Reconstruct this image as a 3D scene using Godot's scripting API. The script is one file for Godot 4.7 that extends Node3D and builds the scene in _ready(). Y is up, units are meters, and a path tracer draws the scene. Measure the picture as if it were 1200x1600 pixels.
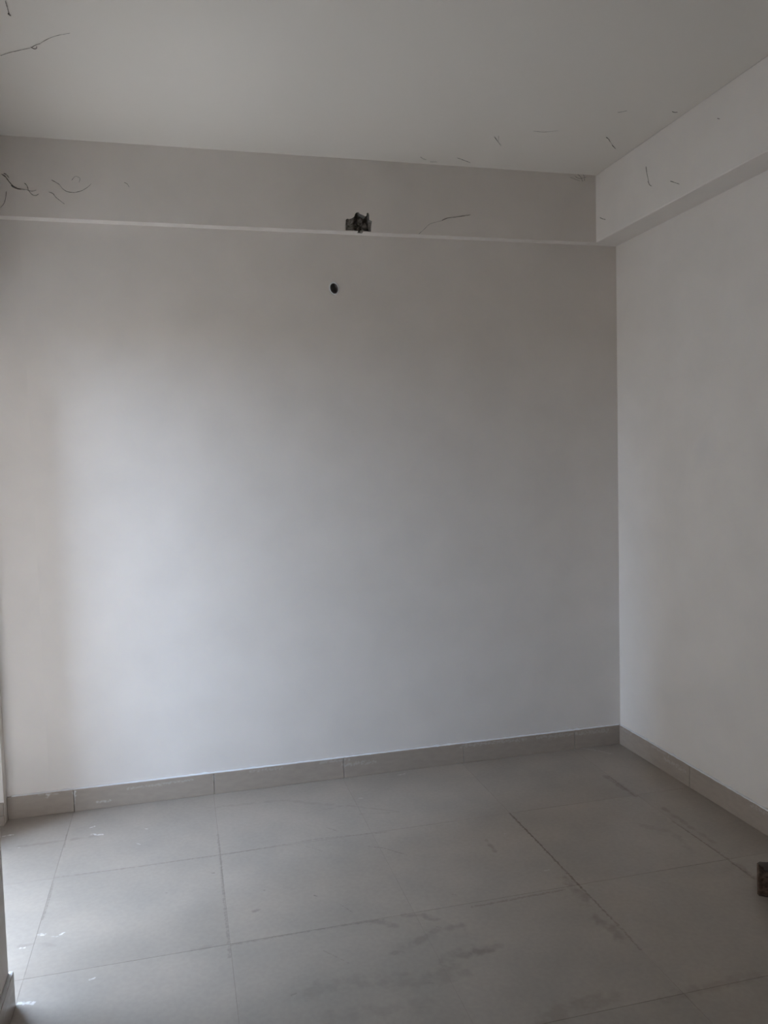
extends Node3D
# An empty, freshly painted room with tiled floor, ceiling beams and daylight from a balcony door on the left.
# x runs along the back wall to the right, y up, z from the back wall towards the camera; metres.

const F := 1259.4                       # focal length in pixels of a 1200 x 1600 frame
const CAM := Vector3(0.6065, 1.5133, 3.7446)
const ROT := Vector3(-0.0620, -0.2490, -0.0268)
const W := 2.8134                       # right wall
const H := 2.9                          # ceiling
const BEAM_Y := 2.574                   # underside of both beams
const BEAM_Z := 0.0555                  # how far the back beam stands out
const BEAM_X := W - 0.1425              # face of the right beam
const LEFT := -0.174                    # wall beside the balcony door
const PIER_X := 0.086                   # plaster face of the nearer left wall
const PIER_Z := 1.353                   # its far end
const FRONT := 4.4                      # wall behind the camera
const SK := 0.0993                      # skirting height
const TS := 0.012                       # skirting thickness
const TILE := 0.6085
const TILE_X := 0.098
const TILE_Z := 0.6115
const FLOOR_TEX := 1536
const FLOOR_MIN := Vector2(-0.3, 0.0)
const FLOOR_SPAN := 3.2

var basis_cam: Basis
var rng := RandomNumberGenerator.new()
var paint: StandardMaterial3D
var ceiling_paint: StandardMaterial3D
var skirt_mat: StandardMaterial3D
var grout: StandardMaterial3D
var putty: StandardMaterial3D
var concrete: StandardMaterial3D
var web_mat: StandardMaterial3D
var used := {}

# ------------------------------------------------------------------ helpers
func ray(px: float, py: float) -> Vector3:
	return basis_cam * Vector3((px - 600.0) / F, -(py - 800.0) / F, -1.0)

func on_plane(px: float, py: float, axis: int, val: float) -> Vector3:
	var d := ray(px, py)
	return CAM + d * ((val - CAM[axis]) / d[axis])

func numbered(called: String) -> String:
	var n: int = used.get(called, 0)
	used[called] = n + 1
	return called if n == 0 else "%s_%03d" % [called, n]

func tag(o: Node, label := "", category := "", group := "", kind := "") -> void:
	if label: o.set_meta("label", label)
	if category: o.set_meta("category", category)
	if group: o.set_meta("group", group)
	if kind: o.set_meta("kind", kind)

func root(called: String, at := Vector3.ZERO) -> Node3D:
	var o := Node3D.new()
	o.name = numbered(called)
	add_child(o)
	o.position = at
	return o

func obj(called: String, mesh: Mesh, m: Material, parent: Node) -> MeshInstance3D:
	var o := MeshInstance3D.new()
	o.name = numbered(called) if parent == self else called
	o.mesh = mesh
	o.material_override = m
	o.cast_shadow = GeometryInstance3D.SHADOW_CASTING_SETTING_ON
	parent.add_child(o, true)
	return o

func quad(st: SurfaceTool, a: Vector3, b: Vector3, c: Vector3, d: Vector3, uv: Callable) -> void:
	var n := (c - a).cross(b - a).normalized()
	for v in [a, b, c, a, c, d]:
		st.set_normal(n)
		st.set_uv(uv.call(v, n))
		st.add_vertex(v)

func plain_uv(v: Vector3, n: Vector3) -> Vector2:
	if absf(n.y) > 0.7: return Vector2(v.x, v.z)
	if absf(n.x) > 0.7: return Vector2(v.z, -v.y)
	return Vector2(v.x, -v.y)

# box between two corners with chamfered edges (c = 0: plain)
func box_into(st: SurfaceTool, lo: Vector3, hi: Vector3, c: float, uv: Callable) -> void:
	if c <= 0.0:
		var p := func(i: int, j: int, k: int) -> Vector3: return Vector3(hi.x if i else lo.x, hi.y if j else lo.y, hi.z if k else lo.z)
		quad(st, p.call(0,0,1), p.call(0,1,1), p.call(1,1,1), p.call(1,0,1), uv)
		quad(st, p.call(1,0,0), p.call(1,1,0), p.call(0,1,0), p.call(0,0,0), uv)
		quad(st, p.call(1,0,1), p.call(1,1,1), p.call(1,1,0), p.call(1,0,0), uv)
		quad(st, p.call(0,0,0), p.call(0,1,0), p.call(0,1,1), p.call(0,0,1), uv)
		quad(st, p.call(0,1,1), p.call(0,1,0), p.call(1,1,0), p.call(1,1,1), uv)
		quad(st, p.call(0,0,0), p.call(0,0,1), p.call(1,0,1), p.call(1,0,0), uv)
		return
	var mid := (lo + hi) * 0.5
	var half := (hi - lo) * 0.5
	# six faces, twelve bevels, eight corners of a chamfered box
	var pt := func(s: Vector3, axis: int) -> Vector3:
		var q := Vector3.ZERO
		for i in 3: q[i] = s[i] * (half[i] if i == axis else half[i] - c)
		return mid + q
	for axis in 3:
		var a := (axis + 1) % 3
		var b := (axis + 2) % 3
		for sg in [-1.0, 1.0]:
			var ring := []
			for k in [[-1.0, -1.0], [1.0, -1.0], [1.0, 1.0], [-1.0, 1.0]]:
				var s := Vector3.ZERO
				s[axis] = sg; s[a] = k[0]; s[b] = k[1]
				ring.append(pt.call(s, axis))
			if sg > 0: ring.reverse()
			quad(st, ring[0], ring[1], ring[2], ring[3], uv)
	for e in 3:                            # bevels parallel to axis e
		var a := (e + 1) % 3
		var b := (e + 2) % 3
		for sa in [-1.0, 1.0]:
			for sb in [-1.0, 1.0]:
				var s0 := Vector3.ZERO
				s0[e] = -1.0; s0[a] = sa; s0[b] = sb
				var s1 := s0
				s1[e] = 1.0
				var r := [pt.call(s0, a), pt.call(s1, a), pt.call(s1, b), pt.call(s0, b)]
				var n: Vector3 = (r[2] - r[0]).cross(r[1] - r[0])
				var out := Vector3.ZERO
				out[a] = sa; out[b] = sb
				if n.dot(out) < 0.0: r.reverse()
				quad(st, r[0], r[1], r[2], r[3], uv)
	for sx in [-1.0, 1.0]:
		for sy in [-1.0, 1.0]:
			for sz in [-1.0, 1.0]:
				var s := Vector3(sx, sy, sz)
				var t := [pt.call(s, 0), pt.call(s, 1), pt.call(s, 2)]
				var n: Vector3 = (t[2] - t[0]).cross(t[1] - t[0])
				if n.dot(s) < 0.0: t.reverse()
				n = (t[2] - t[0]).cross(t[1] - t[0]).normalized()
				for v in t:
					st.set_normal(n); st.set_uv(uv.call(v, s)); st.add_vertex(v)

func box(lo: Vector3, hi: Vector3, c := 0.0, uv = plain_uv) -> ArrayMesh:
	var st := SurfaceTool.new()
	st.begin(Mesh.PRIMITIVE_TRIANGLES)
	box_into(st, lo, hi, c, uv)
	st.generate_tangents()
	return st.commit()

func structure(called: String, lo: Vector3, hi: Vector3, m: Material, label := "", c := 0.0) -> MeshInstance3D:
	var o := obj(called, box(lo, hi, c), m, self)
	tag(o, label, called.split("_")[0], "", "structure")
	return o

# thin irregular thread through points
func thread_into(st: SurfaceTool, pts: Array, r0: float, r1: float) -> void:
	var cv := Curve3D.new()
	for i in pts.size():
		var a: Vector3 = pts[maxi(i - 1, 0)]
		var b: Vector3 = pts[mini(i + 1, pts.size() - 1)]
		cv.add_point(pts[i], -(b - a) / 6.0, (b - a) / 6.0)
	var n := maxi(6, pts.size() * 4)
	var rings := []
	for i in n + 1:
		var t := cv.get_baked_length() * i / n
		var p := cv.sample_baked(t, true)
		var q := cv.sample_baked(minf(t + 0.002, cv.get_baked_length()), true) - cv.sample_baked(maxf(t - 0.002, 0.0), true)
		var d := q.normalized()
		var s := d.cross(Vector3(0.31, 0.52, 0.79)).normalized()
		var u := s.cross(d)
		var r := lerpf(r0, r1, float(i) / n) * rng.randf_range(0.55, 1.35)
		if i == 0 or i == n: r *= 0.25
		var ring := []
		for k in 5:
			var g := TAU * k / 5.0
			ring.append(p + (s * cos(g) + u * sin(g)) * r)
		rings.append(ring)
	for i in n:
		for k in 5:
			var a: Vector3 = rings[i][k]
			var b: Vector3 = rings[i][(k + 1) % 5]
			var c: Vector3 = rings[i + 1][(k + 1) % 5]
			var d: Vector3 = rings[i + 1][k]
			for v in [a, b, c, a, c, d]: st.add_vertex(v)

# lumpy stone: a sphere grid pushed about by noise
func lump(at: Vector3, size: Vector3, seed_: int) -> ArrayMesh:
	var nz := FastNoiseLite.new()
	nz.seed = seed_
	nz.frequency = 1.1
	var st := SurfaceTool.new()
	st.begin(Mesh.PRIMITIVE_TRIANGLES)
	var R := 7
	var S := 10
	var pos := func(i: int, k: int) -> Vector3:
		var th := PI * i / R
		var ph := TAU * (k % S) / S
		var d := Vector3(sin(th) * cos(ph), cos(th), sin(th) * sin(ph))
		return at + d * size * (0.8 + 0.55 * nz.get_noise_3dv(d))
	for i in R:
		for k in S:
			for v in [pos.call(i, k), pos.call(i, k + 1), pos.call(i + 1, k + 1), pos.call(i, k), pos.call(i + 1, k + 1), pos.call(i + 1, k)]:
				st.add_vertex(v)
	st.generate_normals()
	return st.commit()

func noise_tex(freq: float, lo: Color, hi: Color, seed_: int, size := 512, oct := 4) -> NoiseTexture2D:
	var n := FastNoiseLite.new()
	n.seed = seed_
	n.frequency = freq
	n.fractal_octaves = oct
	var t := NoiseTexture2D.new()
	t.width = size; t.height = size
	t.seamless = true
	t.noise = n
	var g := Gradient.new()
	g.set_color(0, lo)
	g.set_color(1, hi)
	t.color_ramp = g
	return t

func normal_tex(freq: float, strength: float, seed_: int, size := 512) -> NoiseTexture2D:
	var n := FastNoiseLite.new()
	n.seed = seed_
	n.frequency = freq
	n.fractal_octaves = 3
	var t := NoiseTexture2D.new()
	t.width = size; t.height = size
	t.seamless = true
	t.as_normal_map = true
	t.bump_strength = strength
	t.noise = n
	return t

func mat(c: Color, rough: float) -> StandardMaterial3D:
	var m := StandardMaterial3D.new()
	m.albedo_color = c
	m.roughness = rough
	return m

# ------------------------------------------------------------------ painted images
func splat(img: Image, uvpts: Array, r: float, c: Color, alpha: float, nz: FastNoiseLite, hard := 0.5) -> void:
	# a stroke of matter with a ragged edge along points given in image pixels
	var size := Vector2(img.get_width(), img.get_height())
	var lo := Vector2(1e9, 1e9)
	var hi := -lo
	for p in uvpts:
		lo = lo.min(p); hi = hi.max(p)
	lo = (lo - Vector2.ONE * r * 1.6).max(Vector2.ZERO).floor()
	hi = (hi + Vector2.ONE * r * 1.6).min(size - Vector2.ONE).ceil()
	for y in range(int(lo.y), int(hi.y) + 1):
		for x in range(int(lo.x), int(hi.x) + 1):
			var p := Vector2(x, y)
			var d := 1e9
			for i in maxi(1, uvpts.size() - 1):
				var a: Vector2 = uvpts[i]
				var b: Vector2 = uvpts[mini(i + 1, uvpts.size() - 1)]
				d = minf(d, p.distance_to(Geometry2D.get_closest_point_to_segment(p, a, b)) if a != b else p.distance_to(a))
			var g := nz.get_noise_2d(x, y)
			var e := 1.0 - d / r + g * 0.9
			var k := clampf(e / maxf(hard, 0.01), 0.0, 1.0) * alpha * clampf(0.75 + g, 0.2, 1.0)
			if k > 0.002:
				img.set_pixel(x, y, img.get_pixel(x, y).lerp(c, k))

func floor_px(px: float, py: float) -> Vector2:
	var p := on_plane(px, py, 1, 0.0)
	return (Vector2(p.x, p.z) - FLOOR_MIN) / FLOOR_SPAN * FLOOR_TEX

func floor_image() -> Image:
	var img := Image.create(FLOOR_TEX, FLOOR_TEX, false, Image.FORMAT_RGB8)
	var a := FastNoiseLite.new()
	a.seed = 11; a.frequency = 0.006; a.fractal_octaves = 5
	var b := FastNoiseLite.new()
	b.seed = 12; b.frequency = 0.09; b.fractal_octaves = 3
	var ia := a.get_image(FLOOR_TEX, FLOOR_TEX, false, false, true).get_data()
	var ib := b.get_image(FLOOR_TEX, FLOOR_TEX, false, false, true).get_data()
	var data := PackedByteArray()
	data.resize(FLOOR_TEX * FLOOR_TEX * 3)
	var base := FLOOR_TONE
	for i in FLOOR_TEX * FLOOR_TEX:
		var v := 1.0 + (ia[i] - 128) * 0.00032 + (ib[i] - 128) * 0.00022
		var w := (ia[i] - 128) * 0.00005
		data[i * 3] = clampi(int(base.r * 255.0 * (v + w)), 0, 255)
		data[i * 3 + 1] = clampi(int(base.g * 255.0 * v), 0, 255)
		data[i * 3 + 2] = clampi(int(base.b * 255.0 * (v - w)), 0, 255)
	img = Image.create_from_data(FLOOR_TEX, FLOOR_TEX, false, Image.FORMAT_RGB8, data)
	var edge := FastNoiseLite.new()
	edge.seed = 5; edge.frequency = 0.12; edge.fractal_octaves = 3
	var soft := FastNoiseLite.new()
	soft.seed = 6; soft.frequency = 0.035; soft.fractal_octaves = 4
	var mm := FLOOR_TEX / FLOOR_SPAN / 1000.0
	var dirt := Color(0.40, 0.36, 0.32)
	var brown := Color(0.36, 0.30, 0.24)
	var white := Color(0.93, 0.93, 0.93)
	# trodden dust: [points in photo pixels, half-width in mm, strength, colour]
	for s in [
		[[[615, 1488], [650, 1470], [690, 1452], [720, 1447]], 22, 0.30, dirt],
		[[[630, 1432], [660, 1430], [680, 1436]], 14, 0.34, dirt],
		[[[700, 1500], [712, 1493], [745, 1486], [760, 1480]], 28, 0.34, dirt],
		[[[745, 1490], [775, 1478]], 26, 0.26, dirt],
		[[[560, 1442], [585, 1440], [620, 1448]], 15, 0.28, dirt],
		[[[470, 1552], [520, 1540], [590, 1535], [660, 1530], [720, 1515]], 38, 0.20, dirt],
		[[[520, 1590], [600, 1580], [660, 1570]], 34, 0.16, dirt],
		[[[880, 1372], [905, 1392], [915, 1412]], 22, 0.30, brown],
		[[[930, 1435], [960, 1452], [975, 1470]], 24, 0.28, brown],
		[[[945, 1212], [975, 1232], [992, 1244]], 16, 0.34, brown],
		[[[1035, 1262], [1075, 1290], [1115, 1316]], 13, 0.25, brown],
		[[[1000, 1290], [1050, 1300], [1080, 1330]], 20, 0.12, brown],
		[[[1150, 1350], [1180, 1372]], 16, 0.34, brown],
		[[[30, 1322], [70, 1318], [110, 1312], [150, 1306]], 12, 0.25, dirt],
		[[[480, 1270], [540, 1258], [622, 1268]], 8, 0.18, dirt],
		[[[330, 1262], [440, 1250], [540, 1260]], 14, 0.15, dirt],
		[[[760, 1312], [772, 1330]], 10, 0.28, brown],
		[[[395, 1424], [405, 1421]], 9, 0.40, dirt],
		[[[30, 1478], [60, 1473], [85, 1478]], 10, 0.22, dirt],
		[[[300, 1485], [330, 1478]], 12, 0.22, dirt],
		[[[1045, 1560], [1120, 1540], [1180, 1522]], 26, 0.16, brown],
		[[[840, 1600], [900, 1570], [960, 1560]], 34, 0.18, brown],
	]:
		splat(img, s[0].map(func(q): return floor_px(q[0], q[1])), s[1] * mm, s[3], s[2], soft, 0.8)
	# scratches and scuffs
	for s in [
		[[[575, 1322], [600, 1325], [622, 1332], [635, 1335]], 2.6, 0.55, dirt],
		[[[478, 1322], [504, 1330]], 2.0, 0.35, dirt],
		[[[510, 1293], [528, 1299]], 2.4, 0.45, dirt],
		[[[560, 1272], [622, 1269]], 2.6, 0.35, dirt],
		[[[530, 1412], [550, 1425]], 2.0, 0.40, dirt],
		[[[505, 1485], [545, 1505]], 2.0, 0.28, dirt],
		[[[491, 1399], [495, 1400]], 3.5, 0.75, dirt],
		[[[330, 1364], [334, 1364]], 3.2, 0.65, dirt],
		[[[412, 1391], [414, 1391]], 3.0, 0.55, dirt],
		[[[670, 1535], [676, 1536]], 3.2, 0.60, dirt],
		[[[682, 1448], [688, 1449]], 3.0, 0.55, dirt],
		[[[257, 1394], [260, 1395]], 3.0, 0.5, dirt],
		[[[707, 1397], [712, 1398]], 3.0, 0.5, dirt],
		[[[455, 1555], [462, 1552]], 4.0, 0.35, dirt],
		[[[104, 1303], [100, 1325]], 3.0, 0.35, dirt],
		[[[83, 1380], [75, 1410], [66, 1437]], 3.0, 0.42, dirt],
		[[[340, 1304], [345, 1350], [350, 1410], [356, 1470], [358, 1496]], 5.0, 0.35, dirt],
		[[[84, 1371], [233, 1352], [300, 1342]], 4.0, 0.30, dirt],
		[[[300, 1342], [345, 1336], [500, 1310], [604, 1300]], 4.0, 0.36, dirt],
		[[[358, 1477], [430, 1464], [500, 1452], [600, 1436]], 4.0, 0.35, dirt],
		[[[737, 1417], [800, 1405], [880, 1390]], 6.0, 0.32, brown],
		[[[796, 1271], [840, 1316], [908, 1387]], 5.5, 0.60, brown],
		[[[908, 1387], [960, 1440], [1000, 1483]], 5.0, 0.40, brown],
		[[[950, 1212], [992, 1244]], 5.0, 0.50, brown],
		[[[1050, 1283], [1120, 1330], [1179, 1373]], 4.5, 0.42, brown],
	]:
		splat(img, s[0].map(func(q): return floor_px(q[0], q[1])), s[1] * mm, s[3], s[2], edge, 0.6)
	# dried white paint
	for s in [
		[[[3, 1307], [12, 1305], [20, 1304]], 6, 0.75], [[[141, 1293], [147, 1291]], 6, 0.7], [[[143, 1303], [150, 1304], [160, 1304]], 7, 0.65],
		[[[227, 1295], [230, 1295]], 4, 0.55], [[[214, 1318], [218, 1319]], 4, 0.5],
		[[[60, 1460], [69, 1460]], 6.5, 0.8], [[[94, 1460], [99, 1457]], 5.5, 0.7], [[[80, 1463], [91, 1463]], 3.5, 0.35], [[[31, 1481], [37, 1481]], 4.5, 0.65],
		[[[140, 1531], [147, 1528]], 5, 0.55], [[[28, 1568], [40, 1567], [50, 1567]], 8, 0.6], [[[24, 1325], [30, 1324]], 4, 0.4],
		[[[622, 1211], [632, 1209]], 5, 0.45], [[[560, 1247], [566, 1247]], 4, 0.35], [[[905, 1168], [930, 1172], [955, 1178]], 12, 0.22],
		[[[500, 1216], [560, 1208]], 6, 0.25], [[[850, 1360], [857, 1359]], 4, 0.3], [[[788, 1303], [793, 1301]], 4, 0.28],
	]:
		splat(img, s[0].map(func(q): return floor_px(q[0], q[1])), s[1] * mm, white, s[2], edge, 0.6)
	return img

func skirt_image() -> Image:
	# 3.2 m x 0.1 m strip of the back skirting: beige tile, smears of wall paint along its top
	var wpx := 2048
	var hpx := 64
	var img := Image.create(wpx, hpx, false, Image.FORMAT_RGB8)
	var a := FastNoiseLite.new()
	a.seed = 31; a.frequency = 0.02; a.fractal_octaves = 4
	for y in hpx:
		for x in wpx:
			var v := 1.0 + a.get_noise_2d(x, y * 2.5) * 0.035
			img.set_pixel(x, y, Color(SKIRT_TONE.r * v, SKIRT_TONE.g * v, SKIRT_TONE.b * v))
	var edge := FastNoiseLite.new()
	edge.seed = 35; edge.frequency = 0.1; edge.fractal_octaves = 3
	var white := Color(0.86, 0.86, 0.86)
	var to := func(q): 
		var p := on_plane(q[0], q[1], 2, TS)
		return Vector2((p.x + 0.3) / 3.2 * wpx, (SK - p.y) / SK * hpx)
	for s in [
		[[[116, 1237], [116, 1243]], 5, 0.9], [[[116, 1243], [116, 1256]], 2.5, 0.45], [[[74, 1241], [74, 1244]], 5, 0.7], [[[152, 1253], [172, 1251]], 4, 0.45],
		[[[334, 1212], [335, 1222]], 3, 0.55], [[[500, 1191], [520, 1189], [545, 1187]], 6, 0.25], [[[60, 1241], [90, 1240]], 3, 0.25],
		[[[535, 1196], [560, 1192], [585, 1190]], 7, 0.25], [[[720, 1166], [760, 1161], [820, 1155]], 6, 0.28], [[[840, 1152], [900, 1146], [950, 1141]], 8, 0.25],
		[[[390, 1205], [440, 1200]], 5, 0.22], [[[200, 1232], [300, 1218]], 4, 0.25],
	]:
		splat(img, s[0].map(to), s[1], white, s[2], edge, 0.7)
	return img

func wall_image(darker_patch: bool) -> Image:
	# roller-painted white plaster: faint mottling only; the right wall has one faint darker patch
	var n := 768
	var img := Image.create(n, n, false, Image.FORMAT_RGB8)
	var a := FastNoiseLite.new()
	a.seed = 41; a.frequency = 0.012; a.fractal_octaves = 5
	for y in n:
		for x in n:
			var v := 1.0 + a.get_noise_2d(x, y) * 0.022
			img.set_pixel(x, y, Color(WALL_TONE.r * v, WALL_TONE.g * v, WALL_TONE.b * v))
	if darker_patch:
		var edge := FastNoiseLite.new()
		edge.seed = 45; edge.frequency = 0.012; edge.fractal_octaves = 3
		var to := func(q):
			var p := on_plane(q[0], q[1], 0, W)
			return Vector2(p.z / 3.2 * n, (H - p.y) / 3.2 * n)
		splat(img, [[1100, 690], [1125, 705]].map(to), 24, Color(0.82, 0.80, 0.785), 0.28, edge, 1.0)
	return img

const WALL_TONE := Color(0.900, 0.868, 0.835)
const FLOOR_TONE := Color(0.615, 0.573, 0.526)
const SKIRT_TONE := Color(0.65, 0.60, 0.55)

# ------------------------------------------------------------------ scene
func _ready() -> void:
	rng.seed = 20240607
	basis_cam = Basis.from_euler(ROT)

	var cam := Camera3D.new()
	cam.name = "camera"
	add_child(cam)
	cam.position = CAM
	cam.rotation = ROT
	cam.fov = rad_to_deg(2.0 * atan(800.0 / F))
	cam.current = true

	var env := Environment.new()
	var sky_mat := ProceduralSkyMaterial.new()     # bright, even overcast
	sky_mat.sky_top_color = Color(0.775, 0.872, 1.0)
	sky_mat.sky_horizon_color = Color(0.82, 0.895, 1.0)
	sky_mat.ground_bottom_color = Color(0.42, 0.40, 0.37)
	sky_mat.ground_horizon_color = Color(0.52, 0.51, 0.49)
	sky_mat.sun_angle_max = 0.0
	var sky := Sky.new()
	sky.sky_material = sky_mat
	env.background_mode = Environment.BG_SKY
	env.sky = sky
	env.background_energy_multiplier = 20.5
	env.tonemap_mode = Environment.TONE_MAPPER_LINEAR
	env.tonemap_exposure = 1.0
	env.sdfgi_enabled = true
	env.ssao_enabled = true
	env.ssil_enabled = true
	var we := WorldEnvironment.new()
	we.name = "world_environment"
	we.environment = env
	add_child(we)

	make_materials()
	build_shell()
	build_balcony()
	build_floor()
	build_skirting()
	build_back_beam()
	build_pipe()
	build_brick()
	build_cobwebs()

func make_materials() -> void:
	paint = mat(Color.WHITE, 0.75)
	paint.albedo_texture = ImageTexture.create_from_image(wall_image(false))
	paint.uv1_triplanar = true
	paint.uv1_world_triplanar = true
	paint.uv1_scale = Vector3.ONE * 0.31
	paint.normal_enabled = true
	paint.normal_texture = normal_tex(0.02, 1.2, 51)
	paint.normal_scale = 0.12
	ceiling_paint = mat(Color(0.895, 0.865, 0.825), 0.85)
	grout = mat(Color(0.56, 0.515, 0.47), 0.9)
	putty = mat(Color(0.90, 0.90, 0.90), 0.8)
	concrete = mat(Color.WHITE, 0.95)
	concrete.albedo_texture = noise_tex(0.03, Color(0.44, 0.42, 0.40), Color(0.66, 0.64, 0.61), 61, 256)
	concrete.uv1_triplanar = true
	concrete.uv1_scale = Vector3.ONE * 6.0
	concrete.normal_enabled = true
	concrete.normal_texture = normal_tex(0.06, 6.0, 62, 256)
	web_mat = mat(Color(0.50, 0.47, 0.43), 1.0)
	skirt_mat = mat(Color.WHITE, 0.38)
	skirt_mat.albedo_texture = ImageTexture.create_from_image(skirt_image())

const DOOR_A := 0.061       # balcony door opening, far jamb
const DOOR_B := 1.34        # near jamb
const DOOR_H := 2.12
const SHADE_NIB_Z := 0.34        # end of an unseen nib added to shade the back wall's left strip
const LT := 0.25           # thickness of the wall with the door

func build_shell() -> void:
	# back wall with the hole for the drain pipe
	var bw := CSGCombiner3D.new()
	bw.name = "wall_back"
	var slab := CSGBox3D.new()
	slab.size = Vector3(W + 0.2 - (LEFT - LT), H + 0.2, 0.2)
	slab.position = Vector3((W + 0.2 + LEFT - LT) / 2.0, (H + 0.2) / 2.0 - 0.1, -0.1)
	slab.material = paint
	bw.add_child(slab)
	var cut := CSGCylinder3D.new()
	cut.radius = 0.0275
	cut.height = 0.36
	cut.sides = 36
	cut.rotation.x = PI / 2.0
	cut.rotation = Vector3(PI / 2.0, 0.0, 0.0)
	cut.scale = Vector3(0.86, 1.0, 1.08)
	cut.position = Vector3(1.348, 2.326, 0.0)
	cut.operation = CSGShape3D.OPERATION_SUBTRACTION
	cut.material = paint
	bw.add_child(cut)
	add_child(bw)
	tag(bw, "white painted back wall with a round pipe hole near the beam", "wall", "", "structure")

	# right wall: own image with the dull patch
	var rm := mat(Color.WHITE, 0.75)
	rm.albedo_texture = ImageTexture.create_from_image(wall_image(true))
	rm.normal_enabled = true
	rm.normal_texture = normal_tex(0.02, 1.2, 51)
	rm.normal_scale = 0.12
	var ruv := func(v: Vector3, _n: Vector3) -> Vector2: return Vector2(v.z / 3.2, (H - v.y) / 3.2)
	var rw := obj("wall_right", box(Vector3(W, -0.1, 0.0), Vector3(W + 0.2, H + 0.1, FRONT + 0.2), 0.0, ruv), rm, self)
	tag(rw, "white painted right wall with a faint dull patch", "wall", "", "structure")

	# left: thick nearer wall, then the thinner wall with the balcony door up to the back wall
	structure("wall_left", Vector3(LEFT - LT, -0.1, PIER_Z), Vector3(PIER_X, H, FRONT + 0.2), paint, "white painted thick wall end before the balcony door")
	var st := SurfaceTool.new()
	st.begin(Mesh.PRIMITIVE_TRIANGLES)
	box_into(st, Vector3(LEFT - LT, -0.1, 0.0), Vector3(LEFT, H, DOOR_A), 0.0, plain_uv)
	box_into(st, Vector3(LEFT - LT, -0.1, DOOR_B), Vector3(LEFT, H, PIER_Z), 0.0, plain_uv)
	box_into(st, Vector3(LEFT - LT, DOOR_H, DOOR_A), Vector3(LEFT, H, DOOR_B), 0.0, plain_uv)
	box_into(st, Vector3(LEFT - LT, -0.1, DOOR_A), Vector3(LEFT - LT + 0.06, DOOR_H, SHADE_NIB_Z), 0.0, plain_uv)
	var dw := obj("wall_balcony_door", st.commit(), paint, self)
	tag(dw, "white wall around the balcony door opening in the left corner", "wall", "", "structure")
	structure("wall_front", Vector3(PIER_X, -0.1, FRONT), Vector3(W, H, FRONT + 0.2), paint, "white painted wall facing the back wall")
	structure("ceiling", Vector3(LEFT - LT, H, 0.0), Vector3(W, H + 0.15, FRONT), ceiling_paint, "flat white ceiling with dusty cobwebs")
	var rb := structure("ceiling_beam", Vector3(BEAM_X, BEAM_Y, 0.0), Vector3(W, H, FRONT), paint, "white plastered beam along the top of the right wall", 0.003)
	rb.set_meta("category", "beam")

func build_balcony() -> void:
	# outside the balcony door: an open slab with a low parapet; tall wall and two blocks, unseen, added to shape the sky light
	var outer := mat(OUTER, 0.9)
	var slab_mat := mat(BOUNCE_SLAB, 0.9)
	structure("floor_balcony", Vector3(SIDE_X, -0.14, -0.2), Vector3(LEFT - LT, -0.02, SIDE_Z + 0.15), slab_mat, "pale warm unseen balcony slab, toned and widened to bounce light indoors")
	structure("wall_parapet", Vector3(SIDE_X - 0.1, -0.14, -0.2), Vector3(SIDE_X, PARAPET, SIDE_Z), outer, "low dark balcony parapet outside the door")
	structure("wall_sky_blocker", Vector3(BLOCKER_X, -9.0, BLOCKER_Z), Vector3(LEFT - LT, BLOCKER_H, BLOCKER_Z + 3.0), outer, "tall dark unseen wall added beside the balcony to block sky light")
	var block_mat := mat(BLOCK_TONE, 0.9)
	var a := obj("added_block", box(Vector3(BLOCK_X - 6.0, -9.0, -30.0), Vector3(BLOCK_X, BLOCK_H, SLIT_A)), block_mat, self)
	tag(a, "plain cream unseen block added beyond the door to limit the sky", "light_blocker", "", "structure")
	var b := obj("added_block", box(Vector3(BLOCK_X - 6.0, -9.0, SLIT_B), Vector3(BLOCK_X, BLOCK_H2, 40.0)), block_mat, self)
	tag(b, "tall cream unseen block added past the gap to limit the sky", "light_blocker", "", "structure")

const BLOCK_TONE := Color(0.66, 0.62, 0.57)
const OUTER := Color(0.30, 0.255, 0.215)  # kept dark so the added wall and the parapet bounce little light
const BOUNCE_SLAB := Color(0.86, 0.80, 0.73)  # pale and warm, to bounce daylight up onto the ceiling
const BLOCK_X := -12.0
const SLIT_A := 4.7  # sky gap between the added blocks, shapes the bright patch indoors
const SLIT_B := 14.0
const BLOCK_H := 12.3
const BLOCK_H2 := 16.0
const SIDE_X := -2.8
const SIDE_Z := 2.6
const BLOCKER_X := -3.3
const BLOCKER_Z := 2.6
const BLOCKER_H := 9.0
const PARAPET := 0.5

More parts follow.
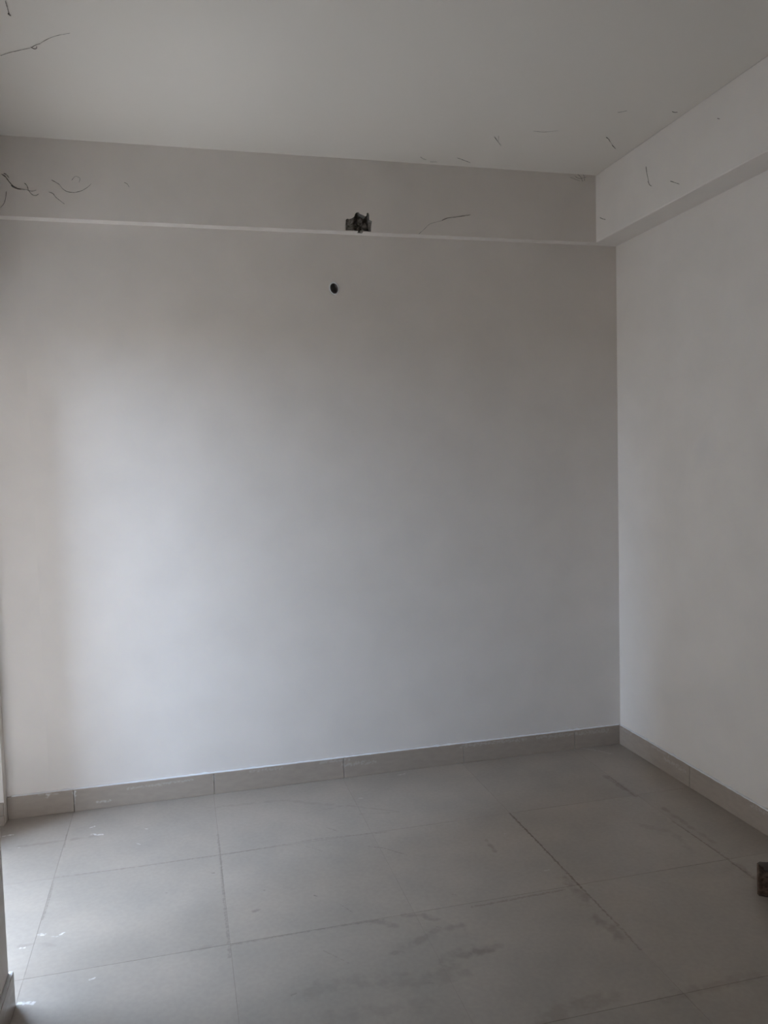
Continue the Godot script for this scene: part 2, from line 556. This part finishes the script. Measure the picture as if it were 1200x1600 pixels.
func build_floor() -> void:
	var fl := root("floor")
	tag(fl, "cream vitrified tile floor with dusty joints and dried white paint spots", "floor", "", "structure")
	obj("grout_bed", box(Vector3(LEFT - LT, -0.1, 0.0), Vector3(W, -0.0008, FRONT)), grout, fl)
	var img := floor_image()
	var tex := ImageTexture.create_from_image(img)
	# polish worn unevenly: a smooth grey image, written pixel by pixel
	var worn := FastNoiseLite.new()
	worn.seed = 71; worn.frequency = 0.012; worn.fractal_octaves = 4
	var rimg := Image.create(512, 512, false, Image.FORMAT_RGB8)
	for y in 512:
		for x in 512:
			var q := clampf(0.38 + 0.10 * worn.get_noise_2d(x, y), 0.32, 0.48)
			rimg.set_pixel(x, y, Color(q, q, q))
	var rough := ImageTexture.create_from_image(rimg)
	var mats := []
	for k in 4:
		var m := mat(Color.WHITE.darkened([0.0, 0.012, 0.025, 0.006][k]), 1.0)
		m.albedo_texture = tex
		m.roughness_texture = rough
		m.roughness_texture_channel = BaseMaterial3D.TEXTURE_CHANNEL_RED
		m.metallic_specular = 0.7
		mats.append(m)
	var g := 0.0004
	var uvf := func(v: Vector3, _n: Vector3) -> Vector2: return (Vector2(v.x, v.z) - FLOOR_MIN) / FLOOR_SPAN
	for i in range(-1, 5):
		for j in range(0, 8):
			var lo := Vector3(maxf(TILE_X + TILE * i + g, LEFT - LT), -0.012, maxf(TILE_Z * j + g, 0.0))
			var hi := Vector3(minf(TILE_X + TILE * (i + 1) - g, W), 0.0, minf(TILE_Z * (j + 1) - g, FRONT))
			if i == -1: hi.z = minf(hi.z, PIER_Z)
			if hi.z - lo.z < 0.02 or hi.x - lo.x < 0.02: continue
			obj("tile", box(lo, hi, 0.0004, uvf), mats[(i * 3 + j * 5 + 9) % 4], fl)

func skirt_piece(parent: Node3D, lo: Vector3, hi: Vector3, along_x: bool, shift := 0.0) -> void:
	var uvs := func(v: Vector3, _n: Vector3) -> Vector2:
		return Vector2(((v.x if along_x else v.z + shift) + 0.3) / 3.2, (SK - v.y) / SK)
	obj("tile", box(lo, hi, 0.0012, uvs), skirt_mat, parent)

# a lumpy ridge of paint and putty left along the top of a skirting
func putty_line(parent: Node3D, a: Vector3, b: Vector3, out: Vector3) -> void:
	var st := SurfaceTool.new()
	st.begin(Mesh.PRIMITIVE_TRIANGLES)
	var n := int((b - a).length() / 0.02)
	var prev := []
	for i in n + 1:
		var p := a.lerp(b, float(i) / n)
		var w := TS * rng.randf_range(0.75, 1.0)
		var h := rng.randf_range(0.0015, 0.0045)
		if rng.randf() < 0.05: h += rng.randf_range(0.002, 0.005)
		var cur := [p, p + Vector3.UP * h, p + out * w * 0.6 + Vector3.UP * h * 0.8, p + out * w]
		if i > 0:
			for k in 3:
				for v in [prev[k], prev[k + 1], cur[k + 1], prev[k], cur[k + 1], cur[k]]: st.add_vertex(v)
		prev = cur
	st.generate_normals()
	obj("putty_line", st.commit(), putty, parent)

func build_skirting() -> void:
	var back := root("baseboard_back")
	tag(back, "beige tile skirting along the back wall with paint smears", "baseboard", "", "structure")
	var g := 0.0012
	var xs := [LEFT, TILE_X + 0.003]
	for k in 4: xs.append(TILE_X + 0.003 + 0.6105 * (k + 1))
	xs.append(W)
	for i in xs.size() - 1:
		skirt_piece(back, Vector3(xs[i] + g, 0.0, 0.0), Vector3(xs[i + 1] - g, SK + rng.randf_range(-0.001, 0.001), TS), true)
	putty_line(back, Vector3(LEFT + 0.02, SK, 0.0), Vector3(W - TS, SK, 0.0), Vector3(0, 0, 1))
	var right := root("baseboard_right")
	tag(right, "beige tile skirting along the right wall", "baseboard", "", "structure")
	var z := TS
	var j := 0
	while z < FRONT - 0.02:
		var z2 := minf(TILE_Z * (j + 1), FRONT)
		skirt_piece(right, Vector3(W - TS, 0.0, z + g), Vector3(W, SK + rng.randf_range(-0.001, 0.001), z2 - g), false, 0.9)
		z = z2
		j += 1
	putty_line(right, Vector3(W, SK, FRONT), Vector3(W, SK, TS), Vector3(-1, 0, 0))
	var left := root("baseboard_left")
	tag(left, "beige tile skirting around the thick wall end", "baseboard", "", "structure")
	z = PIER_Z - TS
	while z < FRONT - 0.02:
		var z2 := minf(z + 0.61, FRONT)
		skirt_piece(left, Vector3(PIER_X, 0.0, z + g), Vector3(PIER_X + TS, SK, z2 - g), false)
		z = z2
	skirt_piece(left, Vector3(LEFT + TS, 0.0, PIER_Z - TS), Vector3(PIER_X - g, SK, PIER_Z), true)
	putty_line(left, Vector3(PIER_X, SK, PIER_Z - TS), Vector3(PIER_X, SK, PIER_Z + 0.6), Vector3(1, 0, 0))
	# two offcuts of tile on the far jamb of the balcony door
	var jamb := root("baseboard_jamb")
	tag(jamb, "short pieces of beige tile skirting on the balcony door jamb", "baseboard", "", "structure")
	skirt_piece(jamb, Vector3(LEFT - LT, 0.0, DOOR_A), Vector3(LEFT, 0.043, DOOR_A + 0.010), true)
	skirt_piece(jamb, Vector3(LEFT - LT, 0.045, DOOR_A), Vector3(LEFT - 0.001, SK, DOOR_A + 0.009), true)

func build_back_beam() -> void:
	var lo := Vector3(LEFT, BEAM_Y, 0.0)
	var hi := Vector3(BEAM_X, H, BEAM_Z)
	var holder := root("ceiling_beam")
	tag(holder, "white plastered beam across the top of the back wall with a broken-out patch", "beam", "", "structure")
	var csg := CSGCombiner3D.new()
	csg.name = "plaster_body"
	var b := CSGBox3D.new()
	b.size = hi - lo
	b.position = (lo + hi) / 2.0
	b.material = paint
	csg.add_child(b)
	# the broken-out patch: outlines read off the photograph on the face of the beam, each with its own depth
	var cuts := [
		[0.046, [[552.5, 341], [555, 334], [557, 332], [560, 331.5], [562, 334], [566.5, 336], [571, 338.2], [572.8, 336.5], [573, 333], [575.5, 332.5], [576.8, 336], [577, 343.5], [577.5, 364], [552, 364]], true],
		[0.012, [[540.3, 343.5], [543, 341.5], [545.5, 342.8], [550, 341], [553.5, 338.5], [556, 344], [555, 364], [540, 363]], true],
		[0.024, [[576, 343], [581.2, 345.6], [580, 354], [579.8, 364.5], [573, 364.5]], true],
		[0.022, [[559, 360], [563, 358.5], [567, 361], [568, 365], [560, 365]], false],
		[0.006, [[531, 361.6], [541, 362], [541, 364], [531, 363]], false],
		[0.006, [[579, 363.6], [592, 364.3], [592, 366], [579, 365.4]], false],
	]
	for c in cuts:
		var poly := PackedVector2Array()
		for q in c[1]:
			var p := on_plane(q[0], q[1], 2, BEAM_Z)
			poly.append(Vector2(p.x, maxf(p.y, BEAM_Y + 0.004) if c[2] else (p.y if p.y > BEAM_Y + 0.004 else BEAM_Y - 0.01)))
		var cp := CSGPolygon3D.new()
		cp.polygon = poly
		cp.mode = CSGPolygon3D.MODE_DEPTH
		cp.depth = c[0] + 0.02
		cp.position.z = BEAM_Z + 0.02       # the polygon is pushed out towards -z
		cp.operation = CSGShape3D.OPERATION_SUBTRACTION
		cp.material = concrete
		csg.add_child(cp)
	holder.add_child(csg)
	# rough stones and mortar showing inside it
	for s in [[562, 347, 0.018, Vector3(0.020, 0.022, 0.016)], [570, 355, 0.020, Vector3(0.018, 0.020, 0.016)], [576, 356, 0.022, Vector3(0.012, 0.016, 0.010)], [560, 338, 0.014, Vector3(0.012, 0.010, 0.012)], [566, 362, 0.030, Vector3(0.018, 0.008, 0.018)], [557, 358, 0.012, Vector3(0.012, 0.014, 0.012)]]:
		var p := on_plane(s[0], s[1], 2, s[2])
		obj("exposed_mortar", lump(Vector3(p.x, maxf(p.y, BEAM_Y + 0.006), s[2]), s[3], int(s[0])), concrete, holder)

func build_pipe() -> void:
	var o := root("drain_pipe", Vector3(1.348, 2.326, 0.0))
	o.rotation.z = 0.22
	o.scale = Vector3(0.82, 1.05, 1.0)
	tag(o, "open end of a round grey pipe set into the back wall below the beam", "pipe")
	var st := SurfaceTool.new()
	st.begin(Mesh.PRIMITIVE_TRIANGLES)
	var prof := [Vector2(0.0250, -0.175), Vector2(0.0250, 0.001), Vector2(0.0220, 0.001), Vector2(0.0215, -0.002), Vector2(0.0215, -0.034), Vector2(0.0, -0.037)]
	lathe(st, prof)
	obj("tube", st.commit(), mat(Color(0.58, 0.55, 0.53), 0.7), o)
	st = SurfaceTool.new()
	st.begin(Mesh.PRIMITIVE_TRIANGLES)
	lathe(st, [Vector2(0.0285, 0.0), Vector2(0.0280, 0.0022), Vector2(0.0245, 0.0028), Vector2(0.0225, 0.0015), Vector2(0.0220, -0.006)])
	obj("putty_collar", st.commit(), putty, o)

func lathe(st: SurfaceTool, prof: Array) -> void:
	var n := 32
	for i in prof.size() - 1:
		for k in n:
			var q := []
			for e in [[i, k], [i + 1, k], [i + 1, k + 1], [i, k + 1]]:
				var a: float = TAU * e[1] / n
				q.append(Vector3(cos(a) * prof[e[0]].x, sin(a) * prof[e[0]].x, prof[e[0]].y))
			for v in [q[0], q[1], q[2], q[0], q[2], q[3]]: st.add_vertex(v)
	st.generate_normals()

func build_brick() -> void:
	var at := on_plane(1183.5, 1400.0, 1, 0.0)
	var o := root("brick", at)
	o.rotation.y = deg_to_rad(-38.0)
	tag(o, "dark brown chipped brick lying on the floor beside the right skirting", "brick")
	var bm := mat(Color.WHITE, 0.95)
	bm.albedo_texture = noise_tex(0.02, Color(0.30, 0.235, 0.19), Color(0.44, 0.36, 0.30), 81, 256)
	bm.uv1_scale = Vector3.ONE * 5.0
	bm.normal_enabled = true
	bm.normal_texture = normal_tex(0.05, 5.0, 82, 256)
	obj("body", box(Vector3(0.0, 0.0, -0.105), Vector3(0.21, 0.072, 0.0), 0.005), bm, o)
	var cm := mat(Color(0.30, 0.26, 0.23), 0.95)
	obj("mortar_crust", lump(Vector3(0.10, 0.086, -0.052), Vector3(0.115, 0.020, 0.058), 9), cm, o)

func cobweb(label: String, axis: int, val: float, off: Vector3, strands: Array, group := "") -> void:
	var first: Array = strands[0][1][0]
	var base := on_plane(first[0], first[1], axis, val)
	var o := root("cobweb", base)
	tag(o, label, "cobweb", group)
	for s in strands:
		var st := SurfaceTool.new()
		st.begin(Mesh.PRIMITIVE_TRIANGLES)
		var pts := []
		for q in s[1]:
			pts.append(on_plane(q[0], q[1], axis, val) - base + off * rng.randf_range(0.3, 1.2))
		pts[0] -= off * 0.3
		thread_into(st, pts, s[0] * 0.0009, s[0] * 0.0006)
		st.generate_normals()
		obj("strand", st.commit(), web_mat, o)

func build_cobwebs() -> void:
	var zf := Vector3(0, 0, 0.003)
	var yd := Vector3(0, -0.003, 0)
	var xd := Vector3(-0.003, 0, 0)
	cobweb("thick brown cobweb tangle on the back beam beside the left wall", 2, BEAM_Z, zf, [
		[2.6, [[2, 272], [8, 276], [14, 284], [20, 290], [28, 295]]], [3.0, [[17, 289], [22, 293], [28, 295], [40, 297]]], [2.0, [[6, 271], [10, 273], [14, 278]]],
		[1.4, [[38, 286], [42, 290], [45, 298], [50, 304], [56, 306], [61, 303]]], [1.2, [[40, 296], [50, 299], [57, 297]]], [1.2, [[10, 299], [9, 310], [6, 319], [0, 325]]]])
	cobweb("curved dark cobweb strands hanging on the back beam", 2, BEAM_Z, zf, [
		[1.4, [[80, 281], [92, 288], [98, 295], [106, 300], [117, 301]]], [1.0, [[117, 301], [128, 298], [138, 292], [143, 287]]], [1.2, [[76, 300], [83, 303], [88, 309], [101, 319]]], [0.9, [[112, 282], [118, 276], [125, 279], [123, 286]]]])
	cobweb("tiny cobweb speck on the back beam beyond the curved strands", 2, BEAM_Z, zf, [[1.2, [[194, 285], [199, 288], [202, 293]]]])
	cobweb("straight slanting cobweb thread on the back beam right of the broken patch", 2, BEAM_Z, zf, [
		[0.9, [[654, 366], [664, 357], [672, 350], [690, 345], [699, 341]]], [1.5, [[690, 345], [699, 341], [715, 339], [735, 336]]]])
	cobweb("dark cobweb thread with a knot hanging from the ceiling", 1, H, yd, [
		[1.4, [[8, 0], [11, 9], [13, 17], [15, 22]]], [2.6, [[13, 20], [15, 22], [17, 23]]]])
	cobweb("long fine cobweb with a small looped knot on the ceiling", 1, H, yd, [
		[0.8, [[0, 87], [15, 81], [30, 78], [50, 73]]], [1.8, [[48, 73], [53, 75], [57, 75], [57, 71]]], [1.3, [[50, 73], [57, 69], [63, 67]]], [0.7, [[63, 67], [75, 60], [90, 54], [110, 50]]]])
	cobweb("pair of dark cobweb wisps on the ceiling by the right beam", 1, H, yd, [
		[1.8, [[947, 214], [951, 217], [953, 221]]], [1.8, [[956, 226], [959, 229], [962, 232]]], [0.8, [[951, 217], [955, 223], [958, 228]]]])
	cobweb("short cobweb wisps on the ceiling along the back beam", 1, H, yd, [
		[1.2, [[657, 245], [661, 247], [666, 249]]], [1.2, [[714, 246], [722, 249], [735, 254]]], [1.0, [[672, 252], [684, 252]]]])
	cobweb("small branching cobweb wisp on the ceiling away from the beams", 1, H, yd, [[1.2, [[772, 213], [777, 219], [783, 227]]], [0.9, [[779, 212], [779, 220]]]])
	cobweb("thin straight cobweb lines on the ceiling", 1, H, yd, [[0.8, [[833, 204], [850, 205], [873, 203]]], [0.8, [[965, 175], [972, 174], [980, 172]]]])
	cobweb("dark cobweb speck on the ceiling at the edge of the right beam", 1, H, yd, [[1.8, [[1050, 174], [1054, 175], [1059, 174]]]])
	cobweb("upright hooked cobweb thread on the right beam", 0, BEAM_X, xd, [[1.1, [[1010, 260], [1011, 270], [1014, 284]]], [1.7, [[1013, 283], [1016, 289], [1019, 291]]]])
	cobweb("short dotted cobweb thread on the right beam", 0, BEAM_X, xd, [[1.5, [[1048, 283], [1054, 285], [1063, 288]]]])
	cobweb("dark cobweb fleck low on the right beam beside the back beam", 0, BEAM_X, xd, [[2.2, [[938, 340], [942, 342], [947, 343]]]])
	cobweb("faint cobweb speck high on the right beam", 0, BEAM_X, xd, [[2.0, [[1121, 185], [1125, 186]]]])
	cobweb("brown stain in the corner between both beams, drawn as fine threads", 2, BEAM_Z, zf, [
		[1.2, [[902, 272], [907, 277], [910, 284]]], [1.2, [[907, 270], [912, 275], [913, 283]]], [1.0, [[898, 275], [905, 279], [916, 277]]], [0.9, [[890, 277], [898, 280], [906, 283]]]])  # a brown stain, modelled as threads like the cobwebs
